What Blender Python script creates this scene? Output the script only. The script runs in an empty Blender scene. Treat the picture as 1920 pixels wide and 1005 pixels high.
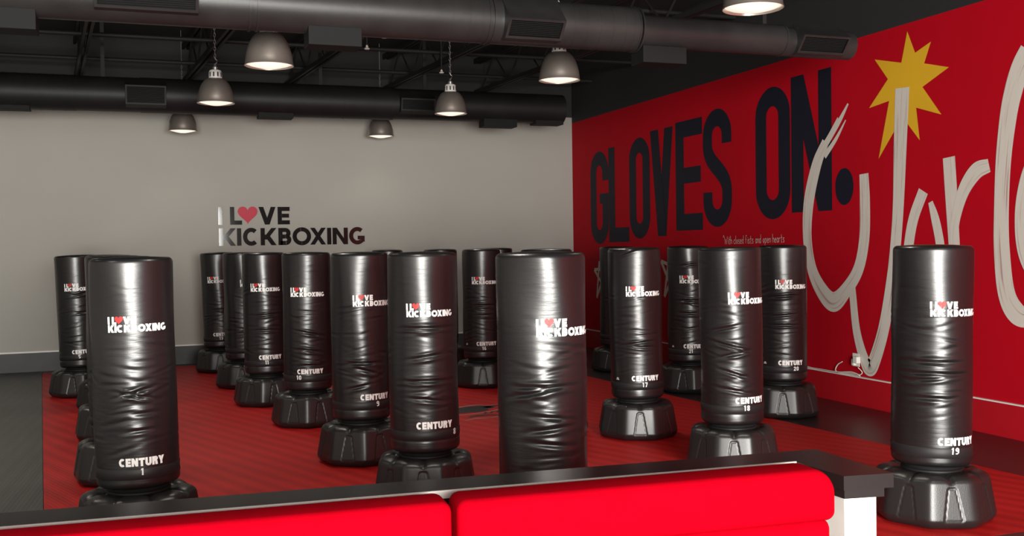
import bpy, bmesh, math, random
import numpy as np
from mathutils import Vector, Matrix, Euler

PI = math.pi
R = math.radians
COL = bpy.context.scene.collection
SC = bpy.context.scene

# ------------------------------------------------------------------ helpers
def tag(o, label=None, cat=None, group=None, kind=None):
    if label: o['label'] = label
    if cat: o['category'] = cat
    if group: o['group'] = group
    if kind: o['kind'] = kind
    return o

def link(name, me, mat=None, parent=None):
    o = bpy.data.objects.new(name, me)
    COL.objects.link(o)
    if mat is not None and not me.materials:
        me.materials.append(mat)
    if parent is not None:
        o.parent = parent
    return o

def empty(name, loc=(0, 0, 0), rz=0.0):
    o = bpy.data.objects.new(name, None)
    COL.objects.link(o)
    o.location = loc
    o.rotation_euler = (0, 0, rz)
    o.empty_display_size = .1
    return o

def mesh(name, verts, faces, smooth=False):
    me = bpy.data.meshes.new(name)
    me.from_pydata([tuple(v) for v in verts], [], [tuple(f) for f in faces])
    me.update()
    if smooth:
        me.polygons.foreach_set('use_smooth', [True] * len(me.polygons))
    return me

class MB:
    """collects simple shapes, links them as one mesh object"""
    def __init__(s):
        s.bm = bmesh.new()
    def box(s, x0, x1, y0, y1, z0, z1, bev=0.0, seg=2, mat=None):
        b = bmesh.new()
        bmesh.ops.create_cube(b, size=1)
        for v in b.verts:
            v.co = Vector(((x0 + x1) / 2 + v.co.x * (x1 - x0), (y0 + y1) / 2 + v.co.y * (y1 - y0), (z0 + z1) / 2 + v.co.z * (z1 - z0)))
        if bev > 0:
            bmesh.ops.bevel(b, geom=list(b.edges), offset=bev, segments=seg, profile=.5, affect='EDGES', clamp_overlap=True)
        if mat is not None:
            b.transform(mat)
        s._add(b)
        return s
    def _add(s, b):
        me = bpy.data.meshes.new('tmp')
        b.to_mesh(me); b.free()
        s.bm.from_mesh(me)
        bpy.data.meshes.remove(me)
    def prism(s, pts, z0, z1):
        b = bmesh.new()
        lo = [b.verts.new((x, y, z0)) for x, y in pts]
        hi = [b.verts.new((x, y, z1)) for x, y in pts]
        n = len(pts)
        b.faces.new(lo[::-1]); b.faces.new(hi)
        for i in range(n):
            b.faces.new((lo[i], lo[(i + 1) % n], hi[(i + 1) % n], hi[i]))
        bmesh.ops.recalc_face_normals(b, faces=list(b.faces))
        s._add(b)
        return s
    def lathe(s, prof, n=32, loc=(0, 0, 0), mat=None, closed=False):
        b = bmesh.new()
        rings = []
        for r, z in prof:
            if r < 1e-6:
                rings.append([b.verts.new((0, 0, z))])
            else:
                rings.append([b.verts.new((r * math.cos(2 * PI * k / n), r * math.sin(2 * PI * k / n), z)) for k in range(n)])
        m = len(rings)
        for i in range(m if closed else m - 1):
            A, B = rings[i], rings[(i + 1) % m]
            for k in range(n):
                k2 = (k + 1) % n
                if len(A) == 1 and len(B) == 1: continue
                if len(A) == 1: b.faces.new((A[0], B[k2], B[k]))
                elif len(B) == 1: b.faces.new((A[k], A[k2], B[0]))
                else: b.faces.new((A[k], A[k2], B[k2], B[k]))
        bmesh.ops.recalc_face_normals(b, faces=list(b.faces))
        if mat is not None: b.transform(mat)
        bmesh.ops.translate(b, verts=list(b.verts), vec=loc)
        s._add(b)
        return s
    def tube(s, pts, r, n=8, cap=True):
        pts = [Vector(p) for p in pts]
        b = bmesh.new()
        rings = []
        up = Vector((0, 0, 1))
        for i, p in enumerate(pts):
            d = (pts[min(i + 1, len(pts) - 1)] - pts[max(i - 1, 0)]).normalized()
            a = d.cross(up)
            if a.length < 1e-3: a = d.cross(Vector((1, 0, 0)))
            a.normalize(); c = d.cross(a).normalized()
            rings.append([b.verts.new(p + a * (r * math.cos(2 * PI * k / n)) + c * (r * math.sin(2 * PI * k / n))) for k in range(n)])
        for A, B in zip(rings[:-1], rings[1:]):
            for k in range(n):
                b.faces.new((A[k], A[(k + 1) % n], B[(k + 1) % n], B[k]))
        if cap:
            b.faces.new(rings[0][::-1]); b.faces.new(rings[-1])
        bmesh.ops.recalc_face_normals(b, faces=list(b.faces))
        s._add(b)
        return s
    def build(s, name, mat, parent=None, smooth=False):
        me = bpy.data.meshes.new(name)
        s.bm.to_mesh(me); s.bm.free()
        if smooth:
            me.polygons.foreach_set('use_smooth', [True] * len(me.polygons))
            try: me.set_sharp_from_angle(angle=R(38))
            except Exception: pass
        return link(name, me, mat, parent)

def spline(pts, n=8):
    """Catmull-Rom through points (any dimension)"""
    P = [np.array(p, float) for p in pts]
    P = [2 * P[0] - P[1]] + P + [2 * P[-1] - P[-2]]
    out = []
    for i in range(1, len(P) - 2):
        for k in range(n):
            t = k / n
            a, b, c, d = P[i - 1], P[i], P[i + 1], P[i + 2]
            out.append(.5 * ((2 * b) + (-a + c) * t + (2 * a - 5 * b + 4 * c - d) * t * t + (-a + 3 * b - 3 * c + d) * t ** 3))
    out.append(P[-2])
    return [tuple(p) for p in out]

# ------------------------------------------------------------------ materials
def new_mat(name):
    m = bpy.data.materials.new(name)
    m.use_nodes = True
    nt = m.node_tree
    return m, nt, nt.nodes['Principled BSDF']

def mat(name, col, rough=.5, metal=0.0, spec=.5, noise=None, bump=None, coat=0.0, sheen=0.0):
    """noise = (scale, amount) colour variation, bump = (scale, strength, (sx,sy,sz))"""
    m, nt, b = new_mat(name)
    b.inputs['Base Color'].default_value = (*col, 1)
    b.inputs['Roughness'].default_value = rough
    b.inputs['Metallic'].default_value = metal
    b.inputs['Specular IOR Level'].default_value = spec
    b.inputs['Coat Weight'].default_value = coat
    b.inputs['Sheen Weight'].default_value = sheen
    tc = nt.nodes.new('ShaderNodeTexCoord')
    if noise:
        n = nt.nodes.new('ShaderNodeTexNoise'); n.inputs['Scale'].default_value = noise[0]; n.inputs['Detail'].default_value = 5
        nt.links.new(tc.outputs['Object'], n.inputs['Vector'])
        mp = nt.nodes.new('ShaderNodeMapRange')
        mp.inputs['From Min'].default_value = .3; mp.inputs['From Max'].default_value = .7
        mp.inputs['To Min'].default_value = 1 - noise[1]; mp.inputs['To Max'].default_value = 1 + noise[1]
        nt.links.new(n.outputs['Fac'], mp.inputs['Value'])
        mx = nt.nodes.new('ShaderNodeVectorMath'); mx.operation = 'SCALE'
        mx.inputs[0].default_value = col
        nt.links.new(mp.outputs['Result'], mx.inputs['Scale'])
        nt.links.new(mx.outputs['Vector'], b.inputs['Base Color'])
    if bump:
        n = nt.nodes.new('ShaderNodeTexNoise'); n.inputs['Scale'].default_value = bump[0]; n.inputs['Detail'].default_value = 4
        mapn = nt.nodes.new('ShaderNodeMapping')
        mapn.inputs['Scale'].default_value = bump[2] if len(bump) > 2 else (1, 1, 1)
        nt.links.new(tc.outputs['Object'], mapn.inputs['Vector'])
        nt.links.new(mapn.outputs['Vector'], n.inputs['Vector'])
        bp = nt.nodes.new('ShaderNodeBump'); bp.inputs['Strength'].default_value = bump[1]; bp.inputs['Distance'].default_value = .01
        nt.links.new(n.outputs['Fac'], bp.inputs['Height'])
        nt.links.new(bp.outputs['Normal'], b.inputs['Normal'])
    return m

M = {}
M['vinyl'] = mat('black_vinyl', (.008, .0075, .008), .33, spec=.68, bump=(5, .16, (1.2, 1.2, 8)))
M['strap'] = mat('black_strap_tape', (.012, .011, .012), .5, spec=.4)
M['plastic'] = mat('black_base_plastic', (.013, .012, .012), .36, spec=.55, bump=(140, .05))
M['neck'] = mat('black_foam_neck', (.008, .008, .008), .6)
M['white_print'] = mat('white_print', (.86, .86, .84), .5)
M['red_print'] = mat('red_print', (.52, .03, .03), .5)
M['grey_print'] = mat('grey_print', (.5, .5, .49), .5)
M['back_wall'] = mat('grey_wall_paint', (.375, .365, .33), .75, noise=(.5, .05), bump=(60, .04))
M['side_wall'] = mat('warm_white_wall_paint', (.55, .53, .5), .8)
M['lobby_wall'] = mat('lobby_wall_paint', (.6, .58, .55), .8)
M['black_wall'] = mat('black_wall_paint', (.016, .016, .016), .75)
M['ceiling'] = mat('black_ceiling_paint', (.011, .0115, .0115), .85)
M['duct'] = mat('black_painted_duct', (.022, .021, .021), .42, spec=.45, noise=(3, .25), bump=(16, .06))
M['grille'] = mat('dark_grille', (.010, .010, .010), .7, spec=.2)
M['far_duct'] = mat('matt_black_duct', (.012, .012, .012), .5, spec=.3, noise=(3, .2))
M['beam'] = mat('black_painted_steel', (.015, .015, .015), .6, spec=.3)
M['red_wall'] = mat('red_wall_paint', (.42, .0012, .0095), .7, spec=.14, noise=(.9, .05), bump=(70, .05))
M['red_board'] = mat('red_wall_board', (.40, .005, .012), .45, spec=.4, noise=(2, .06))
M['navy'] = mat('navy_wall_lettering', (.0065, .0075, .017), .6, spec=.3)
M['white_trim'] = mat('white_trim_paint', (.72, .70, .66), .5)
M['black_board'] = mat('black_baseboard', (.022, .022, .022), .5, noise=(4, .2))
M['yellow'] = mat('yellow_wall_paint', (.70, .40, .015), .6, noise=(2, .04))
M['lobby_floor'] = mat('lobby_floor', (.10, .09, .085), .4)
M['laminate'] = mat('black_laminate', (.016, .012, .012), .26, spec=.5)
M['post'] = mat('white_post_paint', (.70, .71, .66), .6)
M['edge'] = mat('pale_ledge_edge', (.62, .58, .55), .35, metal=.3)
M['velvet'] = mat('red_velvet', (.33, .0001, .0060), .9, spec=.02, noise=(14, .06), bump=(220, .12))
M['sofa_leg'] = mat('dark_wood', (.03, .02, .015), .4)
M['acrylic'] = mat('glossy_black_acrylic', (.014, .014, .014), .06, spec=.22)
M['pink'] = mat('pink_acrylic', (.50, .035, .065), .5, spec=.2)
M['lamp_metal'] = mat('brushed_lamp_reflector', (.50, .44, .39), .32, metal=.82, noise=(6, .12), bump=(30, .05, (1, 1, .05)))
M['lamp_cap'] = mat('white_lamp_collar', (.72, .71, .68), .45)
M['lamp_slot'] = mat('dark_slot', (.02, .02, .02), .7)
M['steel'] = mat('galvanised_steel', (.45, .45, .44), .4, metal=.8)
M['outlet'] = mat('white_outlet_plastic', (.75, .73, .68), .4)
M['cable'] = mat('white_cable', (.72, .66, .6), .5)
M['frame'] = mat('window_frame_paint', (.05, .05, .05), .5)
M['logo_black'] = mat('black_mat_print', (.01, .009, .009), .5)
M['logo_grey'] = mat('grey_mat_print', (.28, .22, .2), .5)

def brush_mat():
    m, nt, b = new_mat('white_brush_paint')
    b.inputs['Roughness'].default_value = .6
    at = nt.nodes.new('ShaderNodeUVMap')
    mp = nt.nodes.new('ShaderNodeMapping'); mp.inputs['Scale'].default_value = (1.3, 9, 1)
    n = nt.nodes.new('ShaderNodeTexNoise'); n.inputs['Scale'].default_value = 1.0; n.inputs['Detail'].default_value = 4
    nt.links.new(at.outputs['UV'], mp.inputs['Vector']); nt.links.new(mp.outputs['Vector'], n.inputs['Vector'])
    cr = nt.nodes.new('ShaderNodeValToRGB')
    e = cr.color_ramp.elements
    e[0].position = .31; e[0].color = (.40, .25, .22, 1)
    e[1].position = .44; e[1].color = (.62, .58, .52, 1)
    nt.links.new(n.outputs['Fac'], cr.inputs['Fac']); nt.links.new(cr.outputs['Color'], b.inputs['Base Color'])
    return m
M['brush'] = brush_mat()

def floor_mat_material(name, c0, c1, period, ang, rough, spec=.4, weave=True, wave_amt=1.0):
    """ribbed martial-arts mat: fine ridges across, broad woven stripes"""
    m, nt, b = new_mat(name)
    b.inputs['Roughness'].default_value = rough
    b.inputs['Specular IOR Level'].default_value = spec
    tc = nt.nodes.new('ShaderNodeTexCoord')
    mp = nt.nodes.new('ShaderNodeMapping'); mp.inputs['Rotation'].default_value = (0, 0, ang)
    nt.links.new(tc.outputs['Object'], mp.inputs['Vector'])
    w = nt.nodes.new('ShaderNodeTexWave'); w.wave_type = 'BANDS'; w.bands_direction = 'X'
    w.inputs['Scale'].default_value = 1.0 / period / 3.18 * 1.0
    w.inputs['Distortion'].default_value = .35; w.inputs['Detail'].default_value = 1
    nt.links.new(mp.outputs['Vector'], w.inputs['Vector'])
    n = nt.nodes.new('ShaderNodeTexNoise'); n.inputs['Scale'].default_value = .8; n.inputs['Detail'].default_value = 3
    nt.links.new(tc.outputs['Object'], n.inputs['Vector'])
    mm = nt.nodes.new('ShaderNodeMath'); mm.operation = 'MULTIPLY_ADD'
    nt.links.new(w.outputs['Fac'], mm.inputs[0]); mm.inputs[1].default_value = .6 * wave_amt
    nn = nt.nodes.new('ShaderNodeMath'); nn.operation = 'MULTIPLY'; nn.inputs[1].default_value = .5
    nt.links.new(n.outputs['Fac'], nn.inputs[0]); nt.links.new(nn.outputs[0], mm.inputs[2])
    mix = nt.nodes.new('ShaderNodeMixRGB')
    mix.inputs['Color1'].default_value = (*c0, 1); mix.inputs['Color2'].default_value = (*c1, 1)
    nt.links.new(mm.outputs[0], mix.inputs['Fac']); nt.links.new(mix.outputs['Color'], b.inputs['Base Color'])
    # ridges
    w2 = nt.nodes.new('ShaderNodeTexWave'); w2.wave_type = 'BANDS'; w2.bands_direction = 'X'
    w2.inputs['Scale'].default_value = 1 / .03 / 3.18
    nt.links.new(mp.outputs['Vector'], w2.inputs['Vector'])
    bp = nt.nodes.new('ShaderNodeBump'); bp.inputs['Strength'].default_value = .12; bp.inputs['Distance'].default_value = .004
    nt.links.new(w2.outputs['Fac'], bp.inputs['Height'])
    bp2 = nt.nodes.new('ShaderNodeBump'); bp2.inputs['Strength'].default_value = .10; bp2.inputs['Distance'].default_value = .01
    nt.links.new(w.outputs['Fac'], bp2.inputs['Height']); nt.links.new(bp.outputs['Normal'], bp2.inputs['Normal'])
    nt.links.new(bp2.outputs['Normal'], b.inputs['Normal'])
    return m
M['mat_red'] = floor_mat_material('red_floor_mat', (.33, .005, .005), (.52, .012, .010), .16, R(-22), .5, .3)
M['mat_black'] = floor_mat_material('black_floor_mat', (.045, .044, .040), (.07, .067, .062), .12, R(4), .42, .5, wave_amt=.5)
M['mat_black_side'] = floor_mat_material('black_floor_mat_smooth', (.018, .012, .012), (.024, .016, .016), .5, R(4), .32, .5, wave_amt=.4)

def emit_mat(name, col, strength):
    m, nt, b = new_mat(name)
    b.inputs['Base Color'].default_value = (.8, .78, .7, 1)
    b.inputs['Roughness'].default_value = .3
    b.inputs['Emission Color'].default_value = (*col, 1)
    b.inputs['Emission Strength'].default_value = strength
    return m
M['lens'] = emit_mat('lamp_lens_glow', (1, .92, .78), .85)

# ------------------------------------------------------------------ lettering
def arcp(cx, cy, rx, ry, a0, a1, n=12):
    return [(cx + rx * math.cos(R(a0 + (a1 - a0) * k / n)), cy + ry * math.sin(R(a0 + (a1 - a0) * k / n))) for k in range(n + 1)]

def stroke(pts, t, closed=False):
    """constant (or per-point) width ribbon as a list of quads"""
    P = [np.array(p, float) for p in pts]
    Q = [P[0]]
    for p in P[1:]:
        if np.linalg.norm(p - Q[-1]) > 1e-6: Q.append(p)
    P = Q
    if closed and np.linalg.norm(P[0] - P[-1]) < 1e-6: P = P[:-1]
    n = len(P)
    tt = t if hasattr(t, '__len__') else [t] * n
    L, Rr = [], []
    for i in range(n):
        a = P[i - 1] if (i > 0 or closed) else None
        c = P[(i + 1) % n] if (i < n - 1 or closed) else None
        d1 = (P[i] - a) / np.linalg.norm(P[i] - a) if a is not None else None
        d2 = (c - P[i]) / np.linalg.norm(c - P[i]) if c is not None else None
        if d1 is None: d1 = d2
        if d2 is None: d2 = d1
        n1 = np.array((-d1[1], d1[0])); n2 = np.array((-d2[1], d2[0]))
        m = n1 + n2
        m = m / max(np.linalg.norm(m), 1e-6)
        k = min(1 / max(m @ n1, .35), 2.2)
        h = tt[i] / 2 * k
        L.append(P[i] + m * h); Rr.append(P[i] - m * h)
    qs = []
    for i in range(n if closed else n - 1):
        j = (i + 1) % n
        qs.append((Rr[i], Rr[j], L[j], L[i]))
    return qs

def rect(x0, y0, x1, y1):
    return [((x0, y0), (x1, y0), (x1, y1), (x0, y1))]

def diag(xa, ya, xb, yb, tw):
    return [((xa, ya), (xa + tw, ya), (xb + tw, yb), (xb, yb))]

def glyph(ch, w, h, t):
    s = t / 2
    rr = min((w - t) / 2, (h - t) / 2)
    td = t * 1.12
    if ch == 'I': return rect(w / 2 - s, 0, w / 2 + s, h)
    if ch == 'L': return rect(0, 0, t, h) + rect(t, 0, w, t)
    if ch == 'E': return rect(0, 0, t, h) + rect(t, 0, w, t) + rect(t, h - t, w, h) + rect(t, h / 2 - t * .48, w * .94, h / 2 + t * .48)
    if ch == 'T': return rect(0, h - t, w, h) + rect(w / 2 - s, 0, w / 2 + s, h - t)
    if ch == 'V': return diag(w / 2 - td / 2, 0, 0, h, td) + diag(w / 2 - td / 2, 0, w - td, h, td)
    if ch == 'X': return diag(0, 0, w - td, h, td) + diag(w - td, 0, 0, h, td)
    if ch == 'Y': return diag(w / 2 - td / 2, h * .42, 0, h, td) + diag(w / 2 - td / 2, h * .42, w - td, h, td) + rect(w / 2 - s, 0, w / 2 + s, h * .45)
    if ch == 'N': return rect(0, 0, t, h) + rect(w - t, 0, w, h) + diag(w - t * 1.05, 0, 0, h, t * 1.05)
    if ch == 'K': return rect(0, 0, t, h) + diag(t * .35, h * .33, w - td * 1.08, h, td * 1.08) + diag(w - td * 1.1, 0, t * .75, h * .62, td * 1.08)
    if ch in 'O0':
        p = arcp(w - s - rr, h - s - rr, rr, rr, 0, 90) + arcp(s + rr, h - s - rr, rr, rr, 90, 180) + arcp(s + rr, s + rr, rr, rr, 180, 270) + arcp(w - s - rr, s + rr, rr, rr, 270, 360)
        return stroke(p, t, True)
    if ch in 'CG':
        if w > .7 * h:
            cx, cy, rx, ry = w / 2 + w * .03, h / 2, w / 2 - s + w * .03, h / 2 - s
            p = arcp(cx, cy, rx, ry, 48, 312 if ch == 'C' else 330, 26)
            q = stroke(p, t)
            if ch == 'G': q += rect(w * .55, h * .5 - t * .9, w, h * .5 - t * .0) + rect(w - t, h * .16, w, h * .46)
            return q
        p = [(w - s, h * .68), (w - s, h - s - rr)] + arcp(w - s - rr, h - s - rr, rr, rr, 0, 90)[1:] + arcp(s + rr, h - s - rr, rr, rr, 90, 180) + arcp(s + rr, s + rr, rr, rr, 180, 270) + arcp(w - s - rr, s + rr, rr, rr, 270, 360)
        if ch == 'C': return stroke(p + [(w - s, h * .32)], t)
        return stroke(p + [(w - s, h * .5)], t) + rect(w * .52, h * .5 - s * .9, w, h * .5 + s * .55)
    if ch == 'U':
        p = [(s, h), (s, s + rr)] + arcp(s + rr, s + rr, rr, rr, 180, 270)[1:] + arcp(w - s - rr, s + rr, rr, rr, 270, 360) + [(w - s, h)]
        return stroke(p, t)
    if ch == 'S':
        top = [(w - s, h * .70), (w - s, h - s - rr)] + arcp(w - s - rr, h - s - rr, rr, rr, 0, 90)[1:] + arcp(s + rr, h - s - rr, rr, rr, 90, 180)
        mid = []
        a, d = np.array((s, h * .70)), np.array((w - s, h * .30))
        b, c = np.array((s, h * .52)), np.array((w - s, h * .48))
        for k in range(13):
            u = k / 12
            mid.append(tuple((1 - u) ** 3 * a + 3 * u * (1 - u) ** 2 * b + 3 * u * u * (1 - u) * c + u ** 3 * d))
        bot = arcp(w - s - rr, s + rr, rr, rr, 360, 270) + arcp(s + rr, s + rr, rr, rr, 270, 180) + [(s, h * .30)]
        return stroke(top + mid + bot, t)
    if ch == 'B':
        q = rect(0, 0, t, h)
        r1 = (h / 2 - t) / 2 + t * .25
        r1 = (h - t) / 4
        for yc, ww in ((h - s - r1, w * .95), (s + r1, w)):
            p = [(s, yc + r1), (ww - s - r1, yc + r1)] + arcp(ww - s - r1, yc, r1, r1, 90, -90, 12)[1:] + [(s, yc - r1)]
            q += stroke(p, t)
        return q
    if ch == 'R':
        r1 = (h * .56 - t) / 2
        yc = h - s - r1
        p = [(s, yc + r1), (w - s - r1, yc + r1)] + arcp(w - s - r1, yc, r1, r1, 90, -90, 12)[1:] + [(s, yc - r1)]
        return rect(0, 0, t, h) + stroke(p, t) + diag(w - td * 1.05, 0, w * .45, h * .46, td)
    if ch == '1': return rect(w / 2 - s, 0, w / 2 + s, h) + [((w / 2 - s - t * .75, h * .74), (w / 2 - s + .001, h * .74), (w / 2 - s + .001, h), (w / 2 - s - t * .1, h))]
    if ch == '7': return rect(0, h - t, w, h) + diag(w * .2, 0, w - t, h - t, t)
    if ch == '2':
        p = [(s, h * .7)] + arcp(s + rr, h - s - rr, rr, rr, 180, 0)[0:] + [(w - s, h * .62), (s, s)]
        return stroke(p, t) + rect(0, 0, w, t)
    if ch == '3':
        r1 = (h - t) / 4
        q = []
        for yc in (h - s - r1, s + r1):
            p = [(s, yc + r1), (w - s - r1, yc + r1)] + arcp(w - s - r1, yc, r1, r1, 90, -90, 10)[1:] + [(s, yc - r1)]
            q += stroke(p, t)
        return q
    if ch == '4': return rect(w - t * 1.4, 0, w - t * .4, h) + rect(0, h * .25, w, h * .25 + t) + diag(0, h * .3, w - t * 1.5, h, t)
    if ch == '5':
        r1 = (h * .6 - t) / 2
        p = [(s, h * .6 - s), (w - s - r1, h * .6 - s)] + arcp(w - s - r1, s + r1, r1, r1, 90, -90, 10)[1:] + [(s, s)]
        return rect(0, h - t, w, h) + rect(0, h * .5, t, h) + stroke(p, t)
    if ch == '6': return glyph('0', w, h * .58, t) + stroke([(s, h * .3), (s, h - s - rr)] + arcp(s + rr, h - s - rr, rr, rr, 180, 40), t)
    if ch == '8': return glyph('0', w, h * .54, t) + [tuple((x, y + h * .46) for x, y in q) for q in glyph('0', w, h * .54, t)]
    if ch == '9': return [tuple((x, y + h * .42) for x, y in q) for q in glyph('0', w, h * .58, t)] + stroke([(w - s, h * .7), (w - s, s + rr)] + arcp(w - s - rr, s + rr, rr, rr, 0, -140), t)
    return []

REL = {'I': .42, 'L': .78, 'E': .82, 'T': .92, 'V': 1.05, 'X': 1.05, 'Y': 1.05, 'N': 1.0, 'K': 1.0, 'O': 1.12, 'C': 1.0, 'G': 1.08, 'U': .95, 'S': .85, 'B': .9, 'R': .95, '1': .55}
def text_quads(txt, width, h, t, gap):
    rel = [REL.get(c, .75) for c in txt]
    k = (width - gap * (len(txt) - 1)) / sum(rel)
    x, out = 0.0, []
    for c, r_ in zip(txt, rel):
        w = r_ * k
        out += [tuple((px + x, py) for px, py in q) for q in glyph(c, w, h, t)]
        x += w + gap
    return out

def heart_quads(x0, y0, x1, y1):
    pts = []
    for k in range(48):
        a = 2 * PI * k / 48
        pts.append((16 * math.sin(a) ** 3, 13 * math.cos(a) - 5 * math.cos(2 * a) - 2 * math.cos(3 * a) - math.cos(4 * a)))
    xs = [p[0] for p in pts]; ys = [p[1] for p in pts]
    f = lambda p: (x0 + (p[0] - min(xs)) / (max(xs) - min(xs)) * (x1 - x0), y0 + (p[1] - min(ys)) / (max(ys) - min(ys)) * (y1 - y0))
    pts = [f(p) for p in pts]
    c = f((0, 1))
    return [(c, pts[k], pts[(k + 1) % 48], c) for k in range(48)]

def quads_mesh(name, quads, fn, maxlen=.02, lift=None, merge=False):
    """quads in (u,v) -> mesh of fn(u,v), each subdivided finely enough to bend"""
    V, F, UV = [], [], []
    for iq, q in enumerate(quads):
        a, b, c, d = [np.array(p, float) for p in q]
        nu = max(1, int(math.ceil(max(np.linalg.norm(b - a), np.linalg.norm(c - d)) / maxlen)))
        nv = max(1, int(math.ceil(max(np.linalg.norm(d - a), np.linalg.norm(c - b)) / maxlen)))
        base = len(V)
        for j in range(nv + 1):
            for i in range(nu + 1):
                u, v = i / nu, j / nv
                p = (a * (1 - u) + b * u) * (1 - v) + (d * (1 - u) + c * u) * v
                v3 = fn(p[0], p[1])
                V.append(lift(v3, iq % 7) if lift else v3)
        for j in range(nv):
            for i in range(nu):
                k = base + j * (nu + 1) + i
                F.append((k, k + 1, k + nu + 2, k + nu + 1))
    me = mesh(name, V, F)
    if merge:
        bm = bmesh.new(); bm.from_mesh(me)
        bmesh.ops.remove_doubles(bm, verts=list(bm.verts), dist=.0002)
        bmesh.ops.recalc_face_normals(bm, faces=list(bm.faces))
        bm.to_mesh(me); bm.free()
    return me

# ------------------------------------------------------------------ camera
cam_d = bpy.data.cameras.new('camera')
cam = bpy.data.objects.new('camera', cam_d)
COL.objects.link(cam)
SC.camera = cam
F_PX = 1900.0
cam_d.sensor_width = 36.0
cam_d.lens = F_PX / 1920 * 36.0
cam_d.clip_end = 200
CAM_H = 1.76
yaw, pitch, roll = R(19.94), R(1.2715), math.atan(.015)
Fw = Vector((math.sin(yaw) * math.cos(pitch), math.cos(yaw) * math.cos(pitch), -math.sin(pitch)))
R0 = Vector((math.cos(yaw), -math.sin(yaw), 0))
U0 = R0.cross(Fw)
Rv = R0 * math.cos(roll) - U0 * math.sin(roll)
Uv = R0 * math.sin(roll) + U0 * math.cos(roll)
mw = Matrix((Rv, Uv, -Fw)).transposed().to_4x4()
mw.translation = (0, 0, CAM_H)
cam.matrix_world = mw

# ------------------------------------------------------------------ setting
XL, XR, YB, YF, ZC = -5.0, 7.15, 16.5, -6.0, 5.0
TOPZ = 3.90
def struct(o):
    o['kind'] = 'structure'
    return o
struct(MB().box(XL - .2, XR + .2, YF - .2, YB + .2, -.13, -.03).build('floor', M['lobby_floor']))
struct(MB().box(XL - .2, XR + .2, YF - .2, YB + .2, ZC, ZC + .1).build('ceiling', M['ceiling']))
wall_back = struct(MB().box(XL, XR, YB, YB + .15, -.03, 4.0).build('wall_back', M['back_wall']))
MB().box(XL, XR, YB, YB + .15, 4.0, ZC).build('upper_band', M['black_wall'], wall_back)
wall_right = struct(MB().box(XR, XR + .15, YF, YB + .15, -.03, TOPZ).build('wall_right', M['red_wall']))
MB().box(XR, XR + .15, YF, YB + .15, TOPZ, ZC).build('upper_band', M['black_wall'], wall_right)
wall_left = struct(MB().box(XL - .15, XL, YF, YB + .15, -.03, 3.9).build('wall_left', M['side_wall']))
MB().box(XL - .15, XL, YF, YB + .15, 3.9, ZC).build('upper_band', M['black_wall'], wall_left)
# storefront wall behind the camera, three windows
WIN = [(-2.6, -.02), (.12, 2.74)]
WZ0, WZ1 = .4, 3.4
wf = MB()
xs = [XL] + [v for w in WIN for v in w] + [XR]
for i in range(0, len(xs), 2):
    wf.box(xs[i], xs[i + 1], YF - .15, YF, -.03, ZC)
for a, b in WIN:
    wf.box(a, b, YF - .15, YF, -.03, WZ0)
    wf.box(a, b, YF - .15, YF, WZ1, ZC)
struct(wf.build('wall_front', M['lobby_wall']))
for i, (a, b) in enumerate(WIN):
    fr = MB()
    for x0, x1, z0, z1 in ((a, a + .05, WZ0, WZ1), (b - .05, b, WZ0, WZ1), (a, b, WZ0, WZ0 + .05), (a, b, WZ1 - .05, WZ1)):
        fr.box(x0, x1, YF - .1, YF - .04, z0, z1)
    struct(fr.build('window_%d' % (i + 1), M['frame']))
    ld = bpy.data.lights.new('daylight', 'AREA')
    ld.shape = 'RECTANGLE'; ld.size = b - a - .1; ld.size_y = WZ1 - WZ0 - .1
    ld.energy = 1650; ld.color = (1.0, .975, .92)
    lo = bpy.data.objects.new('window_daylight', ld)
    COL.objects.link(lo)
    lo.location = ((a + b) / 2, YF - .02, (WZ0 + WZ1) / 2)
    lo.rotation_euler = (R(90), 0, 0)   # shines toward +Y
w = bpy.data.worlds.new('world'); SC.world = w
w.use_nodes = True
w.node_tree.nodes['Background'].inputs['Color'].default_value = (.8, .88, 1, 1)
w.node_tree.nodes['Background'].inputs['Strength'].default_value = .6

# baseboards
bb = struct(MB().box(XL, XR, YB - .03, YB, -.03, .28, .004).build('baseboard_back', M['black_board']))
tb = MB().box(XL, XR, YB - .045, YB, .28, .305).build('trim_1', M['white_trim']); struct(tb)
br = struct(MB().box(XR - .03, XR, YF, YB, -.03, .297, .004).build('baseboard_right', M['red_board']))
tb = MB().box(XR - .034, XR, YF, YB, .297, .309).build('trim_2', M['white_trim']); struct(tb)

# ------------------------------------------------------------------ floor mats (axis leans about 4.7 deg)
def matpoly(name, pts, m, label):
    o = MB().prism(pts, -.03, 0).build(name, M[m])
    return tag(o, label, 'floor mat')
XLm = lambda y: -.691 + (y - 7.679) * -.0873
XRm = lambda y: 5.862 + (y - 8.317) * -.0815
y0, y1 = 4.64, YB - .036
red_mat = matpoly('floor_mat', [(XLm(3.6), 3.6), (2.9, 3.42), (4.0, 4.64), (XRm(y0), y0), (XRm(16.2), 16.2), (XLm(16.2), 16.2)], 'mat_red',
                  'red ribbed training mat covering the floor under the punching bags')
matpoly('floor_mat', [(XL + .02, 3.6), (XLm(3.6) - .004, 3.6), (XLm(16.2) - .004, 16.2), (XLm(16.2) - .004, y1), (XL + .02, y1)], 'mat_black', 'dark grey ribbed floor mat left of the red mat by the grey wall')
matpoly('floor_mat', [(XRm(y0) + .004, y0), (XR - .04, y0), (XR - .04, y1), (XRm(16.2) + .004, y1), (XRm(16.2) + .004, 16.2)], 'mat_black_side', 'glossy black floor mat along the foot of the red wall')
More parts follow.
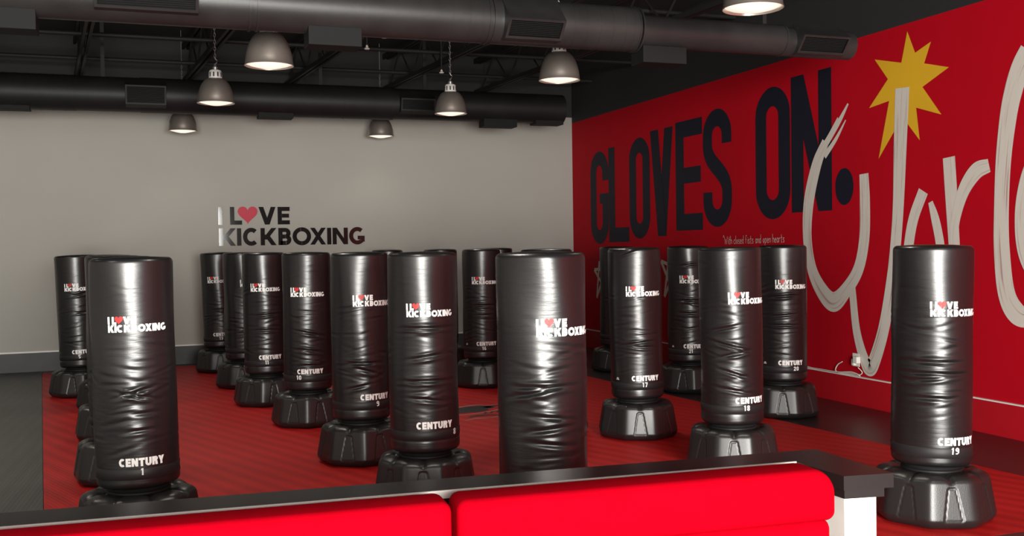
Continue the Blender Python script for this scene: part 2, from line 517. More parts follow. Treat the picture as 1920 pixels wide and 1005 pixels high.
matpoly('floor_mat', [(XLm(16.2), 16.204), (XRm(16.2), 16.204), (XRm(16.2), y1), (XLm(16.2), y1)], 'mat_black', 'narrow black floor mat strip along the foot of the grey wall')
matpoly('floor_mat', [(2.9, 2.2), (XR - .04, 2.2), (XR - .04, y0 - .004), (4.0, y0 - .004), (2.9, 3.41)], 'mat_black_side', 'black floor mat in front of the bag numbered 19 beside the half wall')

# printed emblem on the mat between bags 8 and 16 (dark brush figure with pale edges)
def ribbon(pts, ws, n=6):
    sp = spline([(*p, w_) for p, w_ in zip(pts, ws)], n)
    return stroke([p[:2] for p in sp], [max(p[2], .002) for p in sp])
lq = []
lq += ribbon([(3.02, 10.25), (3.25, 10.36), (3.42, 10.45), (3.55, 10.42)], [.10, .34, .28, .05])
lq += ribbon([(3.45, 10.45), (3.60, 10.52), (3.72, 10.50)], [.10, .06, .02])
lq += ribbon([(3.1, 9.92), (3.28, 9.98), (3.46, 9.90)], [.05, .08, .02])
for k in range(7):
    x = 3.32 + k * .075
    lq += ribbon([(x, 10.06 + .01 * k), (x + .05, 10.16 + .012 * k)], [.018, .034])
quad_fn = lambda z: (lambda u, v: (u, v, z))
link('mat_emblem', quads_mesh('mat_emblem', lq, quad_fn(.0015), .1), M['logo_black'], red_mat)
lg = []
lg += ribbon([(3.0, 10.42), (3.2, 10.58), (3.42, 10.66), (3.52, 10.58), (3.7, 10.62)], [.02, .03, .03, .02, .015])
lg += ribbon([(3.0, 9.74), (3.15, 9.82), (3.3, 9.80), (3.42, 9.86), (3.62, 9.86), (3.64, 9.80), (3.4, 9.76)], [.015, .03, .02, .02, .02, .02, .012])
lg += ribbon([(3.02, 10.08), (3.22, 10.10), (3.45, 10.2), (3.6, 10.3)], [.02, .03, .03, .02])
link('emblem_outline', quads_mesh('emblem_outline', lg, quad_fn(.0012), .1), M['logo_grey'], red_mat)

# ------------------------------------------------------------------ mural on the red wall
def wall_fn(off):
    return lambda s, z: (XR - off, -s, z)       # u runs toward the camera
def quad_map(q, box):
    """unit glyph quads into a wall box: (yfar, znearbottom ...)"""
    return q
letters = [('G', 15.74, 15.02, 1.765, 3.300), ('L', 15.03, 14.28, 1.790, 3.322), ('O', 14.28, 13.575, 1.835, 3.380), ('V', 13.575, 12.865, 1.865, 3.435),
           ('E', 12.81, 12.055, 1.935, 3.469), ('S', 12.055, 11.326, 1.965, 3.525), ('O', 10.80, 10.065, 2.030, 3.620), ('N', 10.065, 9.303, 2.095, 3.672)]
lt = []
for ch, ya, yb, za, zb in letters:
    wd = ya - yb - .02
    tk = .232 if ch not in 'V' else .225
    for q in glyph(ch, wd, zb - za, tk):
        lt.append(tuple((-ya + .01 + p[0], za + p[1]) for p in q))
dot = []
for k in range(24):
    a0, a1 = R(90 - k * 7.5), R(90 - (k + 1) * 7.5)
    dot.append(((-9.105 - .152 * math.cos(a0), 2.345 + .2 * math.sin(a0)), (-9.105 + .152 * math.cos(a0), 2.345 + .2 * math.sin(a0)),
                (-9.105 + .152 * math.cos(a1), 2.345 + .2 * math.sin(a1)), (-9.105 - .152 * math.cos(a1), 2.345 + .2 * math.sin(a1))))
lt += dot
mfn = lambda off: (lambda u, v: (XR - off, -u, v))
o = link('block_lettering', quads_mesh('block_lettering', lt, mfn(.002), .5, lambda p, i: (p[0] - .0003 * i, p[1], p[2])), M['navy'], wall_right)
o['label'] = 'navy block lettering GLOVES ON. painted on the red wall'
star = [(8.128, 3.821), (8.021, 3.59), (7.808, 3.658), (7.899, 3.465), (7.579, 3.374), (7.924, 3.241), (7.677, 2.943), (8.012, 3.052), (7.965, 2.727), (8.204, 2.985), (8.557, 2.598), (8.394, 3.171), (8.697, 3.138), (8.41, 3.394), (8.607, 3.627), (8.214, 3.526)]
sv = [(XR - .003, 8.15, 3.30)] + [(XR - .003, y, z) for y, z in star]
sm = mesh('painted_star', sv, [(0, 1 + i, 1 + (i + 1) % 16) for i in range(16)])
o = link('painted_star', sm, M['yellow'], wall_right)
o['label'] = 'yellow starburst painted above the white brush letter'
# white brush letters
def brush(pts, ws, n=10):
    sp = spline([(-p[0], p[1], w_ * 1.22) for p, w_ in zip(pts, ws)], n)
    return [p[:2] for p in sp], [max(p[2], .004) for p in sp]
strokes = [
    ([(9.42, 2.86), (9.587, 2.606), (9.729, 2.21), (9.762, 1.797), (9.675, 1.426), (9.48, 1.175), (9.29, 1.085), (9.078, 1.23), (8.880, 1.46), (8.785, 1.785), (8.772, 2.167), (8.785, 2.46)],
     [.10, .14, .15, .13, .14, .17, .18, .14, .13, .13, .13, .115], 0),
    ([(9.03, 3.23), (9.18, 3.06), (9.40, 2.85)], [.02, .05, .07], 0),
    ([(9.07, 3.06), (9.24, 2.87), (9.44, 2.70)], [.012, .04, .06], 1),
    ([(9.20, 3.10), (9.36, 2.92), (9.50, 2.78)], [.015, .03, .05], 2),
    ([(8.985, 1.25), (8.92, .80), (8.80, .50), (8.715, .42), (8.63, .52), (8.49, .86), (8.365, 1.36), (8.305, 1.75), (8.265, 2.143), (8.235, 2.70), (8.200, 3.275)],
     [.09, .10, .12, .15, .14, .13, .13, .125, .13, .15, .165], 3),
    ([(8.15, 1.45), (8.125, 1.70), (8.055, 1.97), (7.92, 2.23)], [.11, .11, .11, .11], 0),
    ([(7.825, 2.12), (7.765, 1.957), (7.71, 1.751), (7.67, 1.50)], [.05, .085, .09, .09], 1),
    ([(7.585, 2.53), (7.560, 2.201), (7.528, 1.77), (7.505, 1.45)], [.125, .125, .115, .11], 0),
    ([(7.534, 1.70), (7.500, 1.95), (7.405, 2.20), (7.255, 2.37), (7.10, 2.415)], [.08, .09, .115, .13, .10], 2),
    ([(6.66, 3.36), (6.745, 3.24), (6.815, 3.08), (6.88, 2.85), (6.94, 2.45), (6.965, 2.0), (6.962, 1.65), (6.915, 1.28), (6.80, 1.10), (6.62, 1.06)],
     [.17, .17, .165, .155, .14, .135, .145, .155, .165, .12], 0),
    ([(6.55, 2.55), (6.69, 2.25), (6.745, 1.93), (6.70, 1.60), (6.5, 1.3)], [.11, .12, .12, .12, .12], 1),
]
V, Fc, UVs = [], [], []
for pts, ws, lay in strokes:
    c, wv = brush(pts, ws)
    qs = stroke(c, wv)
    ln = 0.0
    for q in qs:
        a, b_, c_, d_ = q
        seg = float(np.linalg.norm((a + d_) / 2 - (b_ + c_) / 2))
        k = len(V)
        for p in (a, b_, c_, d_):
            V.append((XR - .004 - .0006 * lay, -p[0], p[1]))
        Fc.append((k, k + 1, k + 2, k + 3))
        UVs += [(ln, 0), (ln + seg, 0), (ln + seg, 1), (ln, 1)]
        ln += seg
    # offset uv per stroke
bmz = mesh('brush_lettering', V, Fc)
uvl = bmz.uv_layers.new(name='UVMap')
for i, uv in enumerate(UVs): uvl.data[i].uv = uv
o = link('brush_lettering', bmz, M['brush'], wall_right)
o['label'] = 'large white brush-painted script on the red wall'
# small hand-written caption
HW = {'w': [[(0, .5), (.15, 0), (.3, .4), (.45, 0), (.6, .5)]], 'i': [[(.1, .5), (.1, 0)], [(.1, .65), (.1, .72)]], 't': [[(.15, .9), (.15, 0), (.3, 0)], [(0, .55), (.35, .55)]],
      'h': [[(0, 1), (0, 0)], [(0, .4), (.2, .52), (.35, .4), (.35, 0)]], 'c': [[(.4, .42), (.2, .52), (0, .28), (.15, 0), (.4, .08)]], 'l': [[(.05, 1), (.05, 0)]],
      'o': [[(.2, .52), (0, .26), (.2, 0), (.4, .26), (.2, .52)]], 's': [[(.35, .48), (.1, .5), (.05, .34), (.3, .2), (.28, .02), (0, .04)]],
      'e': [[(0, .28), (.36, .3), (.25, .52), (.05, .4), (.04, .12), (.2, 0), (.38, .08)]], 'd': [[(.38, .45), (.15, .5), (0, .25), (.15, 0), (.36, .1)], [(.38, 1), (.38, 0)]],
      'f': [[(.4, .95), (.2, .95), (.12, .7), (.12, 0)], [(0, .5), (.3, .5)]], 'a': [[(.38, .45), (.15, .52), (0, .25), (.15, 0), (.36, .12)], [(.38, .52), (.38, 0)]],
      'n': [[(0, .5), (0, 0)], [(0, .38), (.2, .52), (.35, .38), (.35, 0)]], 'p': [[(0, .5), (0, -.4)], [(0, .42), (.25, .52), (.38, .26), (.2, 0), (0, .08)]],
      'r': [[(0, .5), (0, 0)], [(0, .35), (.15, .5), (.3, .48)]], 'W': [[(0, .9), (.2, 0), (.4, .6), (.6, 0), (.85, .95)]], '"': [[(.05, 1.1), (0, .85)], [(.2, 1.1), (.15, .85)]]}
cq, x = [], 0.0
cap_txt = '"With closed fists and open hearts'
for ch in cap_txt:
    if ch == ' ': x += .38; continue
    mx = 0
    for s_ in HW[ch]:
        cq += [tuple((x + p[0], p[1]) for p in q) for q in stroke(s_, .075)]
        mx = max(mx, max(p[0] for p in s_))
    x += mx + .16
k = 1.36 / x
cq = [tuple((-11.555 + p[0] * k, 1.735 + p[1] * .105 + .012 * (p[0] * k)) for p in q) for q in cq]
o = link('caption_lettering', quads_mesh('caption_lettering', cq, mfn(.003), .5), M['brush'], wall_right)
o['label'] = 'small handwritten white caption under the navy lettering'
# two small brushed outline stars
for pts in ([(15.415, 1.474), (15.535, .86), (15.185, 1.345), (15.615, 1.335), (15.19, .99), (15.40, 1.45)],
            [(13.037, 1.50), (13.177, .98), (12.819, 1.40), (13.262, 1.50), (12.90, 1.03), (13.03, 1.48)]):
    qs = []
    for a, b_ in zip(pts[:-1], pts[1:]):
        qs += stroke([(-a[0], a[1]), (-b_[0], b_[1])], [.06, .045])
    o = link('outline_star', quads_mesh('outline_star', qs, mfn(.003), .6, lambda p, i: (p[0] - .0004 * i, p[1], p[2])), M['brush'], wall_right)
    o['label'] = 'small white hand-drawn star painted on the red wall'

# ------------------------------------------------------------------ raised sign on the grey wall
sign = empty('wall_sign', (2.25, YB, 1.82))
tag(sign, 'raised glossy black two-line lettering with a pink heart on the grey wall', 'sign')
SL = [('I', 1.10, 1.17, 2.152, 2.432), ('L', 1.282, 1.464, 2.152, 2.432), ('V', 1.72, 1.985, 2.152, 2.432), ('E', 2.017, 2.207, 2.152, 2.432),
      ('K', 1.108, 1.366, 1.822, 2.096), ('I', 1.38, 1.45, 1.822, 2.096), ('C', 1.473, 1.714, 1.818, 2.102), ('K', 1.745, 1.993, 1.822, 2.096), ('B', 2.022, 2.225, 1.822, 2.096),
      ('O', 2.245, 2.54, 1.815, 2.104), ('X', 2.526, 2.779, 1.822, 2.094), ('I', 2.799, 2.866, 1.822, 2.092), ('N', 2.888, 3.137, 1.822, 2.092), ('G', 3.158, 3.413, 1.815, 2.102)]
def solid(me_name, quads, fn, m, parent, depth, maxlen=.3):
    me = quads_mesh(me_name, quads, fn, maxlen, lift=(lambda p, i: (p[0], p[1] - .0006 * i, p[2])) if depth < .0125 and me_name == 'letter' else None, merge=True)
    o = link(me_name, me, m, parent)
    md = o.modifiers.new('thickness', 'SOLIDIFY'); md.thickness = depth; md.offset = 0
    return o
for ch, xa, xb, za, zb in SL:
    q = [tuple((xa + p[0], za + p[1]) for p in qq) for qq in glyph(ch, xb - xa, zb - za, .066)]
    solid('letter', [tuple((p[0] - 2.25, p[1] - 1.82) for p in qq) for qq in q], lambda u, v: (u, -.008, v), M['acrylic'], sign, .012)
h_ = solid('heart', [tuple((p[0] - 2.25, p[1] - 1.82) for p in qq) for qq in heart_quads(1.40, 2.158, 1.706, 2.438)], lambda u, v: (u, -.0105, v), M['pink'], sign, .012)
h_['label'] = 'pink heart'

# ------------------------------------------------------------------ punching bags
RB, ZB0, ZB1 = .24, .350, 1.717

def make_radius(seed, majors):
    """bag radius as function of (phi, z): lens-shaped creases, facing the room front"""
    rng = random.Random(seed)
    cr = []
    for (z0, dphi, amp, tilt, ln) in majors:
        cr.append((dphi, z0, ln, amp * 1.5, tilt, .011))
    for k in range(44):
        z0 = rng.uniform(.52, 1.64)
        dens = 1.0 if z0 < 1.3 else .45
        cr.append((rng.uniform(-PI, PI), z0, rng.uniform(.16, .42), dens * rng.uniform(.0006, .0024), rng.uniform(-.035, .035), rng.uniform(.009, .015)))
    for k in range(16):
        z0 = rng.uniform(.60, 1.30)
        cr.append((rng.uniform(-.7, .7), z0, rng.uniform(.22, .42), rng.uniform(.0008, .0028), rng.uniform(-.03, .03), rng.uniform(.008, .013)))
    low = [(rng.uniform(.0006, .0022), rng.randint(2, 5), rng.uniform(0, 6.28), rng.uniform(2, 9)) for k in range(5)]
    def rad(phi, z):
        phi = np.asarray(phi, float); z = np.asarray(z, float)
        r = np.full(np.broadcast(phi, z).shape, RB)
        for a, m_, p, kz in low:
            r = r + a * np.sin(m_ * phi + p + kz * z)
        for p0, z0, ln, amp, tilt, sg in cr:
            d = (phi - p0 + PI) % (2 * PI) - PI
            t = (z - z0 - tilt * d / .4) / sg
            e = np.exp(-(d / ln) ** 2)
            r = r + amp * e * (-1.0 * np.exp(-t * t) + .7 * np.exp(-((t - 1.9) / 1.1) ** 2) + .55 * np.exp(-((t + 1.9) / 1.1) ** 2))
        # rounded ends, band tuck near the bottom
        zt = np.clip((z - (ZB1 - .03)) / .03, 0, 1)
        r = r - .03 * (1 - np.sqrt(np.clip(1 - zt ** 2, 0, 1)))
        zb = np.clip(((ZB0 + .035) - z) / .035, 0, 1)
        r = r - .035 * (1 - np.sqrt(np.clip(1 - zb ** 2, 0, 1)))
        r = r - .004 * np.exp(-((z - .440) / .006) ** 2)
        return r
    return rad

NPH = 112
def bag_cover_mesh(rad, face_phi):
    zs = list(ZB0 + .035 * (1 - np.cos(np.linspace(0, PI / 2, 6)))) + list(np.linspace(ZB0 + .042, ZB1 - .036, 168)) + list(ZB1 - .03 + .03 * np.sin(np.linspace(0, PI / 2, 7)))
    zs = np.array(zs)
    ph = np.linspace(-PI, PI, NPH, endpoint=False)
    rr = rad(ph[None, :], zs[:, None])
    P = ph[None, :] + face_phi
    X = rr * np.cos(P); Y = rr * np.sin(P); Z = np.repeat(zs[:, None], NPH, 1)
    V = np.stack([X, Y, Z], -1).reshape(-1, 3).tolist()
    n = len(zs)
    F = []
    for i in range(n - 1):
        for k in range(NPH):
            k2 = (k + 1) % NPH
            F.append((i * NPH + k, i * NPH + k2, (i + 1) * NPH + k2, (i + 1) * NPH + k))
    # top: seam dip then slightly domed lid ; bottom disc
    last = (n - 1) * NPH
    prev = last
    for fr, dz in ((.93, -.004), (.88, .001), (.5, .006)):
        s = len(V)
        for k in range(NPH):
            v = V[last + k]
            q = dz + (.0035 * math.sin(k * 1.7) + .002 * math.sin(k * 4.1) if fr > .9 else 0)
            V.append([v[0] * fr, v[1] * fr, ZB1 + q])
        for k in range(NPH):
            k2 = (k + 1) % NPH
            F.append((prev + k, prev + k2, s + k2, s + k))
        prev = s
    V.append([0, 0, ZB1 + .008]); c = len(V) - 1
    for k in range(NPH): F.append((prev + k, prev + (k + 1) % NPH, c))
    V.append([0, 0, ZB0]); c = len(V) - 1
    for k in range(NPH): F.append(((k + 1) % NPH, k, c))
    return mesh('bag_cover', V, F, smooth=True)

def base_mesh():
    prof = [(0, .300), (.006, .318), (.02, .334), (.04, .346), (.055, .351), (.062, .353), (.07, .353)]
    for k in range(1, 27):
        z = .07 + (.295 - .07) * k / 26
        prof.append((z, .353 - (.353 - .319) * k / 26))
    prof += [(.303, .317), (.311, .3135), (.319, .308), (.327, .300), (.333, .291), (.338, .280), (.342, .268), (.345, .255), (.346, .243), (.345, .231), (.341, .219), (.338, .205), (.338, .19), (.338, .1)]
    N = 8 * 40
    V, F = [], []
    p = 34.0
    for z, a in prof:
        for k in range(N):
            phi = 2 * PI * k / N
            s = 0.0
            for j in range(8):
                c = math.cos(phi - j * PI / 4)
                if c > 0: s += c ** p
            oct_ = 1 / s ** (1 / p)
            # fade to a circle toward the neck
            f = min(1, max(0, (a - .19) / .08))
            r = a * (oct_ * f + (1 - f) * 1.0)
            d = (phi + PI / 8) % (PI / 4) - PI / 8      # angle from face centre
            u = r * math.sin(d)
            zz = z
            if .04 < z < .30:
                # recessed panel: narrow at the top, wide at the foot
                v = (z - .056) / (.272 - .056)
                hw = .060 + (.026 - .060) * v
                                # rounded corner distance
                dx, dz = max(abs(u) - hw + .014, 0), max(.056 + .014 - z, z - .272 + .014, 0)
                sd = math.hypot(dx, dz) - .014 if (dx > 0 and dz > 0) else max(abs(u) - hw, .056 - z, z - .272)
                inside = 1 / (1 + math.exp(sd / .0012)) if abs(sd / .0012) < 60 else (0 if sd > 0 else 1)
                groove = math.exp(-((sd + .003) / .0030) ** 2)
                r -= .0035 * inside + .0045 * groove
            if a < .33 and z > .285:
                # dimple over each panel and ridge lobes at the corners
                g = math.exp(-(u / .016) ** 2)
                r -= .012 * g * math.exp(-((z - .312) / .014) ** 2)
                if a > .2:
                    zz -= .007 * math.exp(-(d / .15) ** 2) * min(1, max(0, (z - .30) / .03))
                    zz -= .009 * g * min(1, max(0, (z - .31) / .02))
            V.append((r * math.cos(phi), r * math.sin(phi), zz * .925))
    m = len(prof)
    for i in range(m - 1):
        for k in range(N):
            k2 = (k + 1) % N
            F.append((i * N + k, i * N + k2, (i + 1) * N + k2, (i + 1) * N + k))
    V.append((0, 0, 0)); c = len(V) - 1
    for k in range(N): F.append(((k + 1) % N, k, c))
    V.append((0, 0, .338 * .925)); c = len(V) - 1
    for k in range(N): F.append(((m - 1) * N + k, (m - 1) * N + (k + 1) % N, c))
    return mesh('base', V, F, smooth=True)

BASE_ME = base_mesh(); BASE_ME.materials.append(M['plastic'])
def lathe_me(name, prof, n, mt):
    o = MB().lathe(prof, n).build(name, M[mt], smooth=True)
    me = o.data
    bpy.data.objects.remove(o)
    return me
NECK_ME = lathe_me('neck', [(0, .305), (.178, .305), (.186, .314), (.186, .324), (.172, .330), (.176, .340), (.192, .344), (.196, .3525), (0, .3525)], 48, 'neck')

# (key, x, y, lean deg, base turn, logo angle, brand angle, number, number angle, show small label, label text, major creases)
BAGS = [
 ('5',  -.756, 13.546, -2.0, -19, -34.5, -23, '5', -6, 0, 'black punching bag farthest back in the left column, beside the dark grey mat', [(1.24, .1, .008, .02, .3), (1.02, .2, .006, 0, .3)]),
 ('4',  -.385, 12.30, .3, -8, -30, -20, '4', 2, 0, 'black punching bag fourth in the column behind the bag numbered 1', []),
 ('3',  -.286, 10.316, 0, 4, -30, -20, '3', 2, 0, 'black punching bag third in the column behind the bag numbered 1', []),
 ('2',  -.178, 8.389, -.3, 10, -30, -20, '2', 2, 0, 'black punching bag directly behind the bag numbered 1, mostly hidden by it', []),
 ('1',  -.060, 6.565, -.75, 16, -35, -26, '1', 4, 0, 'tall black punching bag numbered 1, front left behind the half wall', [(.925, 0, .010, .022, .34), (.905, .02, .010, -.022, .34), (.80, .15, .004, .0, .3), (.70, .05, .004, .0, .28)]),
 ('13', 1.028, 15.291, -1.3, -3, -38, -25, '13', -4, 0, 'black punching bag farthest back in its column, left of the one behind bag 11', [(.9, 0, .005, 0, .3)]),
 ('12', 1.192, 13.444, -.3, -8, -8, 4, '12', 24, 0, 'black punching bag between the bag numbered 11 and the farthest bag of its column', [(.7, .1, .005, 0, .3)]),
 ('11', 1.287, 11.829, -.4, 14, -38, -19, '11', -2, 0, 'black punching bag numbered 11 in the column under the wall sign', [(1.02, .1, .009, .008, .4), (.85, 0, .008, 0, .36)]),
 ('10', 1.531, 10.287, 0, 19, -40, -26, '10', -27, 0, 'black punching bag numbered 10 between bags 9 and 11', [(.92, .1, .010, -.02, .42), (.75, .05, .010, -.012, .4), (.60, .05, .006, 0, .35)]),
 ('9',  1.679, 8.335, -.1, 25, -14, -3, '9', 28, 0, 'black punching bag numbered 9 behind and left of bag 8', [(.82, .05, .011, .0, .42), (.76, .15, .007, -.03, .35), (.63, -.1, .006, .02, .3)]),
 ('8',  1.822, 6.860, -.15, -3, -27, -13.5, '8', 52, 0, 'black punching bag numbered 8 standing behind the half wall, left of the largest one', [(1.205, .05, .010, .0, .55), (1.01, .1, .009, .012, .4), (.845, .1, .011, .0, .5), (.72, .05, .006, -.01, .4)]),
 ('14', 3.60, 15.66, 0, 5, -25, -15, '14', 5, 0, 'black punching bag farthest back, its top peeking up between bags 9 and 8', []),
 ('15', 4.034, 14.146, 0, -6, -25, -15, '15', 5, 0, 'black punching bag whose top peeks up behind the right edge of bag 8', []),
 ('16', 3.992, 12.137, 0, 0, -30, -18, '16', 0, 1, 'black punching bag numbered 16 left of the largest front bag', [(1.02, .1, .008, 0, .4), (.9, .1, .006, 0, .35)]),
 ('23', 5.47, 15.75, 0, 9, -20, -10, '23', 6, 0, 'black punching bag far back behind bag 16, its top just showing', []),
 ('22', 3.530, 8.786, 0, -14, -20, -10, '22', 6, 0, 'black punching bag hidden behind the largest front bag, only its top showing', []),
 ('7',  2.006, 5.076, -.1, 11, -6.5, 4, '7', 22, 0, 'largest black punching bag in view, nearest the half wall, base hidden by it', [(1.02, .1, .010, .0, .5), (.99, -.2, .009, .018, .45), (.86, .2, .007, -.012, .4), (.80, .15, .007, .012, .4), (.72, .2, .006, -.01, .4)]),
 ('17', 4.248, 8.371, -.6, 4, -20, -11, '17', 12, 1, 'black punching bag numbered 17 right of the largest front bag', [(.86, .05, .010, .010, .4), (.83, .1, .008, -.008, .4), (1.69, -.2, .005, .03, .3)]),
 ('24', 6.20, 12.80, .3, -20, -20, -10, '24', 8, 0, 'black punching bag behind bag 17 by the red wall, mostly hidden', []),
 ('21', 6.087, 10.638, .3, -12, -25, -14, '21', 1, 1, 'black punching bag numbered 21 by the red wall, behind bag 18', [(1.08, .05, .009, 0, .4), (.93, .05, .006, 0, .35), (1.5, .1, .006, .01, .35)]),
 ('18', 4.325, 6.887, -.4, 2, -4, 6, '18', 22, 0, 'black punching bag numbered 18 between bags 17 and 20', [(.96, .0, .011, -.025, .5), (.90, .1, .008, .02, .45), (.75, .1, .007, -.03, .4), (1.1, -.2, .006, .02, .4), (.62, .15, .006, -.02, .35)]),
 ('20', 6.097, 8.759, .35, 0, -16.5, -10, '20', 26, 1, 'black punching bag numbered 20 nearest the red wall and white cable', [(1.21, .05, .010, .006, .45), (1.02, .1, .006, .01, .4), (.92, .1, .008, .0, .45)]),
 ('19', 4.676, 5.125, .6, 21, -3, 8, '19', 28, 0, 'large black punching bag numbered 19 on its own at right beside the white post', [(1.0, .05, .009, .0, .5), (.93, .1, .011, .0, .6), (.90, .0, .008, .012, .5), (.78, .0, .006, 0, .4)]),
]
ARC = {}
def make_bag(key, x, y, lean, bturn, la, ba, num, na, lab, label, majors):
    t = empty('punching_bag', (x, y, 0))
    tag(t, label, 'punching bag', 'punching bags on floor bases')
    face = math.atan2(-y, -x)
    cover_rad = make_radius(sum(ord(c) * 31 for c in key) + 7, majors)
    cv = link('bag_cover', bag_cover_mesh(cover_rad, face), M['vinyl'], t)
    b = link('base', BASE_ME, None, t); b.rotation_euler = (0, 0, face + R(bturn))
    link('neck', NECK_ME, None, t)
    cv.rotation_mode = 'QUATERNION'
    from mathutils import Quaternion
    low = -.035 if key in ('1', '19') else -.006
    ax = Vector((math.sin(yaw), math.cos(yaw), 0))
    cv.rotation_quaternion = Quaternion(ax, R(lean))
    cv.location = (-.35 * math.sin(R(lean)) * math.cos(yaw), .35 * math.sin(R(lean)) * math.sin(yaw), .003)
    def onbag(off):
        def fn(u, v):
            r = float(cover_rad(u, v)) + off
            return (r * math.cos(u + face), r * math.sin(u + face), v)
        return fn
    def place(q, a_deg, z, off):
        return [tuple((R(a_deg) + p[0] / RB, z + p[1]) for p in qq) for qq in q]
    def qm(nm, q, off, mt):
        # subdivide before wrapping: lengths in radians -> scale
        me = quads_mesh(nm, q, onbag(off), .045, lambda p, i: (p[0] * (1 + .0009 * i), p[1] * (1 + .0009 * i), p[2]))
        return link(nm, me, M[mt], cv)
    # two-line print with heart
    kx = .345 / 2.305
    q1 = []
    for ch, xa, xb, za, zb in SL:
        line1 = za > 2.1
        hh = .0445
        zz = .0475 if line1 else 0
        tk = .0128
        q1 += [tuple(((xa - 1.10) * kx + p[0], zz + p[1]) for p in qq) for qq in glyph(ch, max((xb - xa) * kx, tk), hh, tk)]
    qm('logo_lettering', place(q1, la, 1.283, 0), .0022, 'white_print')
    qm('heart', place(heart_quads((1.40 - 1.10) * kx, .046, (1.72 - 1.10) * kx, .094), la, 1.283, 0), .0026, 'red_print')
    qc = text_quads('CENTURY', .264, .049, .0135, .003)
    qm('brand_lettering', place(qc, ba, .527 + low, 0), .0022, 'white_print')
    qn = []
    xx = 0
    for ch in num:
        wd = .014 if ch == '1' else .024
        qn += [tuple((xx + p[0], p[1]) for p in qq) for qq in glyph(ch, wd, .042, .0085)]
        xx += wd + .007
    qm('number', place(qn, na, .473 + low, 0), .0052, 'white_print')
    if lab:
        e = [((-.02, 0), (.02, 0), (.014, .009), (-.014, .009)), ((-.016, .012), (.016, .012), (.006, .022), (-.008, .02))]
        qm('maker_label', place(e, ba - 34 if ba > -20 else ba - 32, .535 + low, 0), .0022, 'grey_print')
    # tape band
    n = 96
    V, F = [], []
    zz = [v + low for v in (.446, .449, .478, .507, .510)]
    offs = [0, .003, .003, .003, 0]
    for z, of in zip(zz, offs):
        for k in range(n):
            u = 2 * PI * k / n
            r = float(cover_rad(u, z)) + of
            V.append((r * math.cos(u + face), r * math.sin(u + face), z))
    for i in range(4):
        for k in range(n):
            k2 = (k + 1) % n
            F.append((i * n + k, i * n + k2, (i + 1) * n + k2, (i + 1) * n + k))
    link('strap', mesh('strap', V, F, smooth=True), M['strap'], cv)
    return t
for a in BAGS: make_bag(*a)

# ------------------------------------------------------------------ half wall with black ledge and white end post
hw = empty('half_wall', (0, 0, -.03))
tag(hw, 'low white half wall with a black laminate ledge, behind the red sofa', 'half wall')
cap_out = [(-1.60, 3.585), (2.442, 3.293), (2.431, 2.845), (2.244, 2.873), (2.233, 3.131), (-1.60, 3.40)]
MB().prism(cap_out, .93, .98).build('ledge', M['laminate'], hw)
ins = [(-1.58, 3.56), (2.420, 3.270), (2.410, 2.868), (2.262, 2.893), (2.253, 3.152), (-1.58, 3.42)]
MB().prism(ins, .895, .93).build('ledge_moulding', M['laminate'], hw)
wl = [(-1.57, 3.54), (2.398, 3.252), (2.388, 2.884), (2.270, 2.905), (2.264, 3.168), (-1.57, 3.44)]
MB().prism(wl, 0, .895).build('post_wall', M['post'], hw)
e0, e1 = Vector((-1.60, 3.40, 0)), Vector((2.233, 3.131, 0))
dn = (e1 - e0).normalized(); nn = Vector((dn.y, -dn.x, 0))
MB().prism([tuple((e0)[:2]), tuple((e1)[:2]), tuple((e1 + nn * .006)[:2]), tuple((e0 + nn * .006)[:2])], .956, .983).build('ledge_edge_strip', M['edge'], hw)  # thin pale strip along the front edge of the ledge

# ------------------------------------------------------------------ sofa
SA = math.atan2(-.065, 1)
sofa = empty('sofa', (.78, 2.60, -.03), SA)
tag(sofa, 'bright red velvet sofa backing onto the half wall', 'sofa')
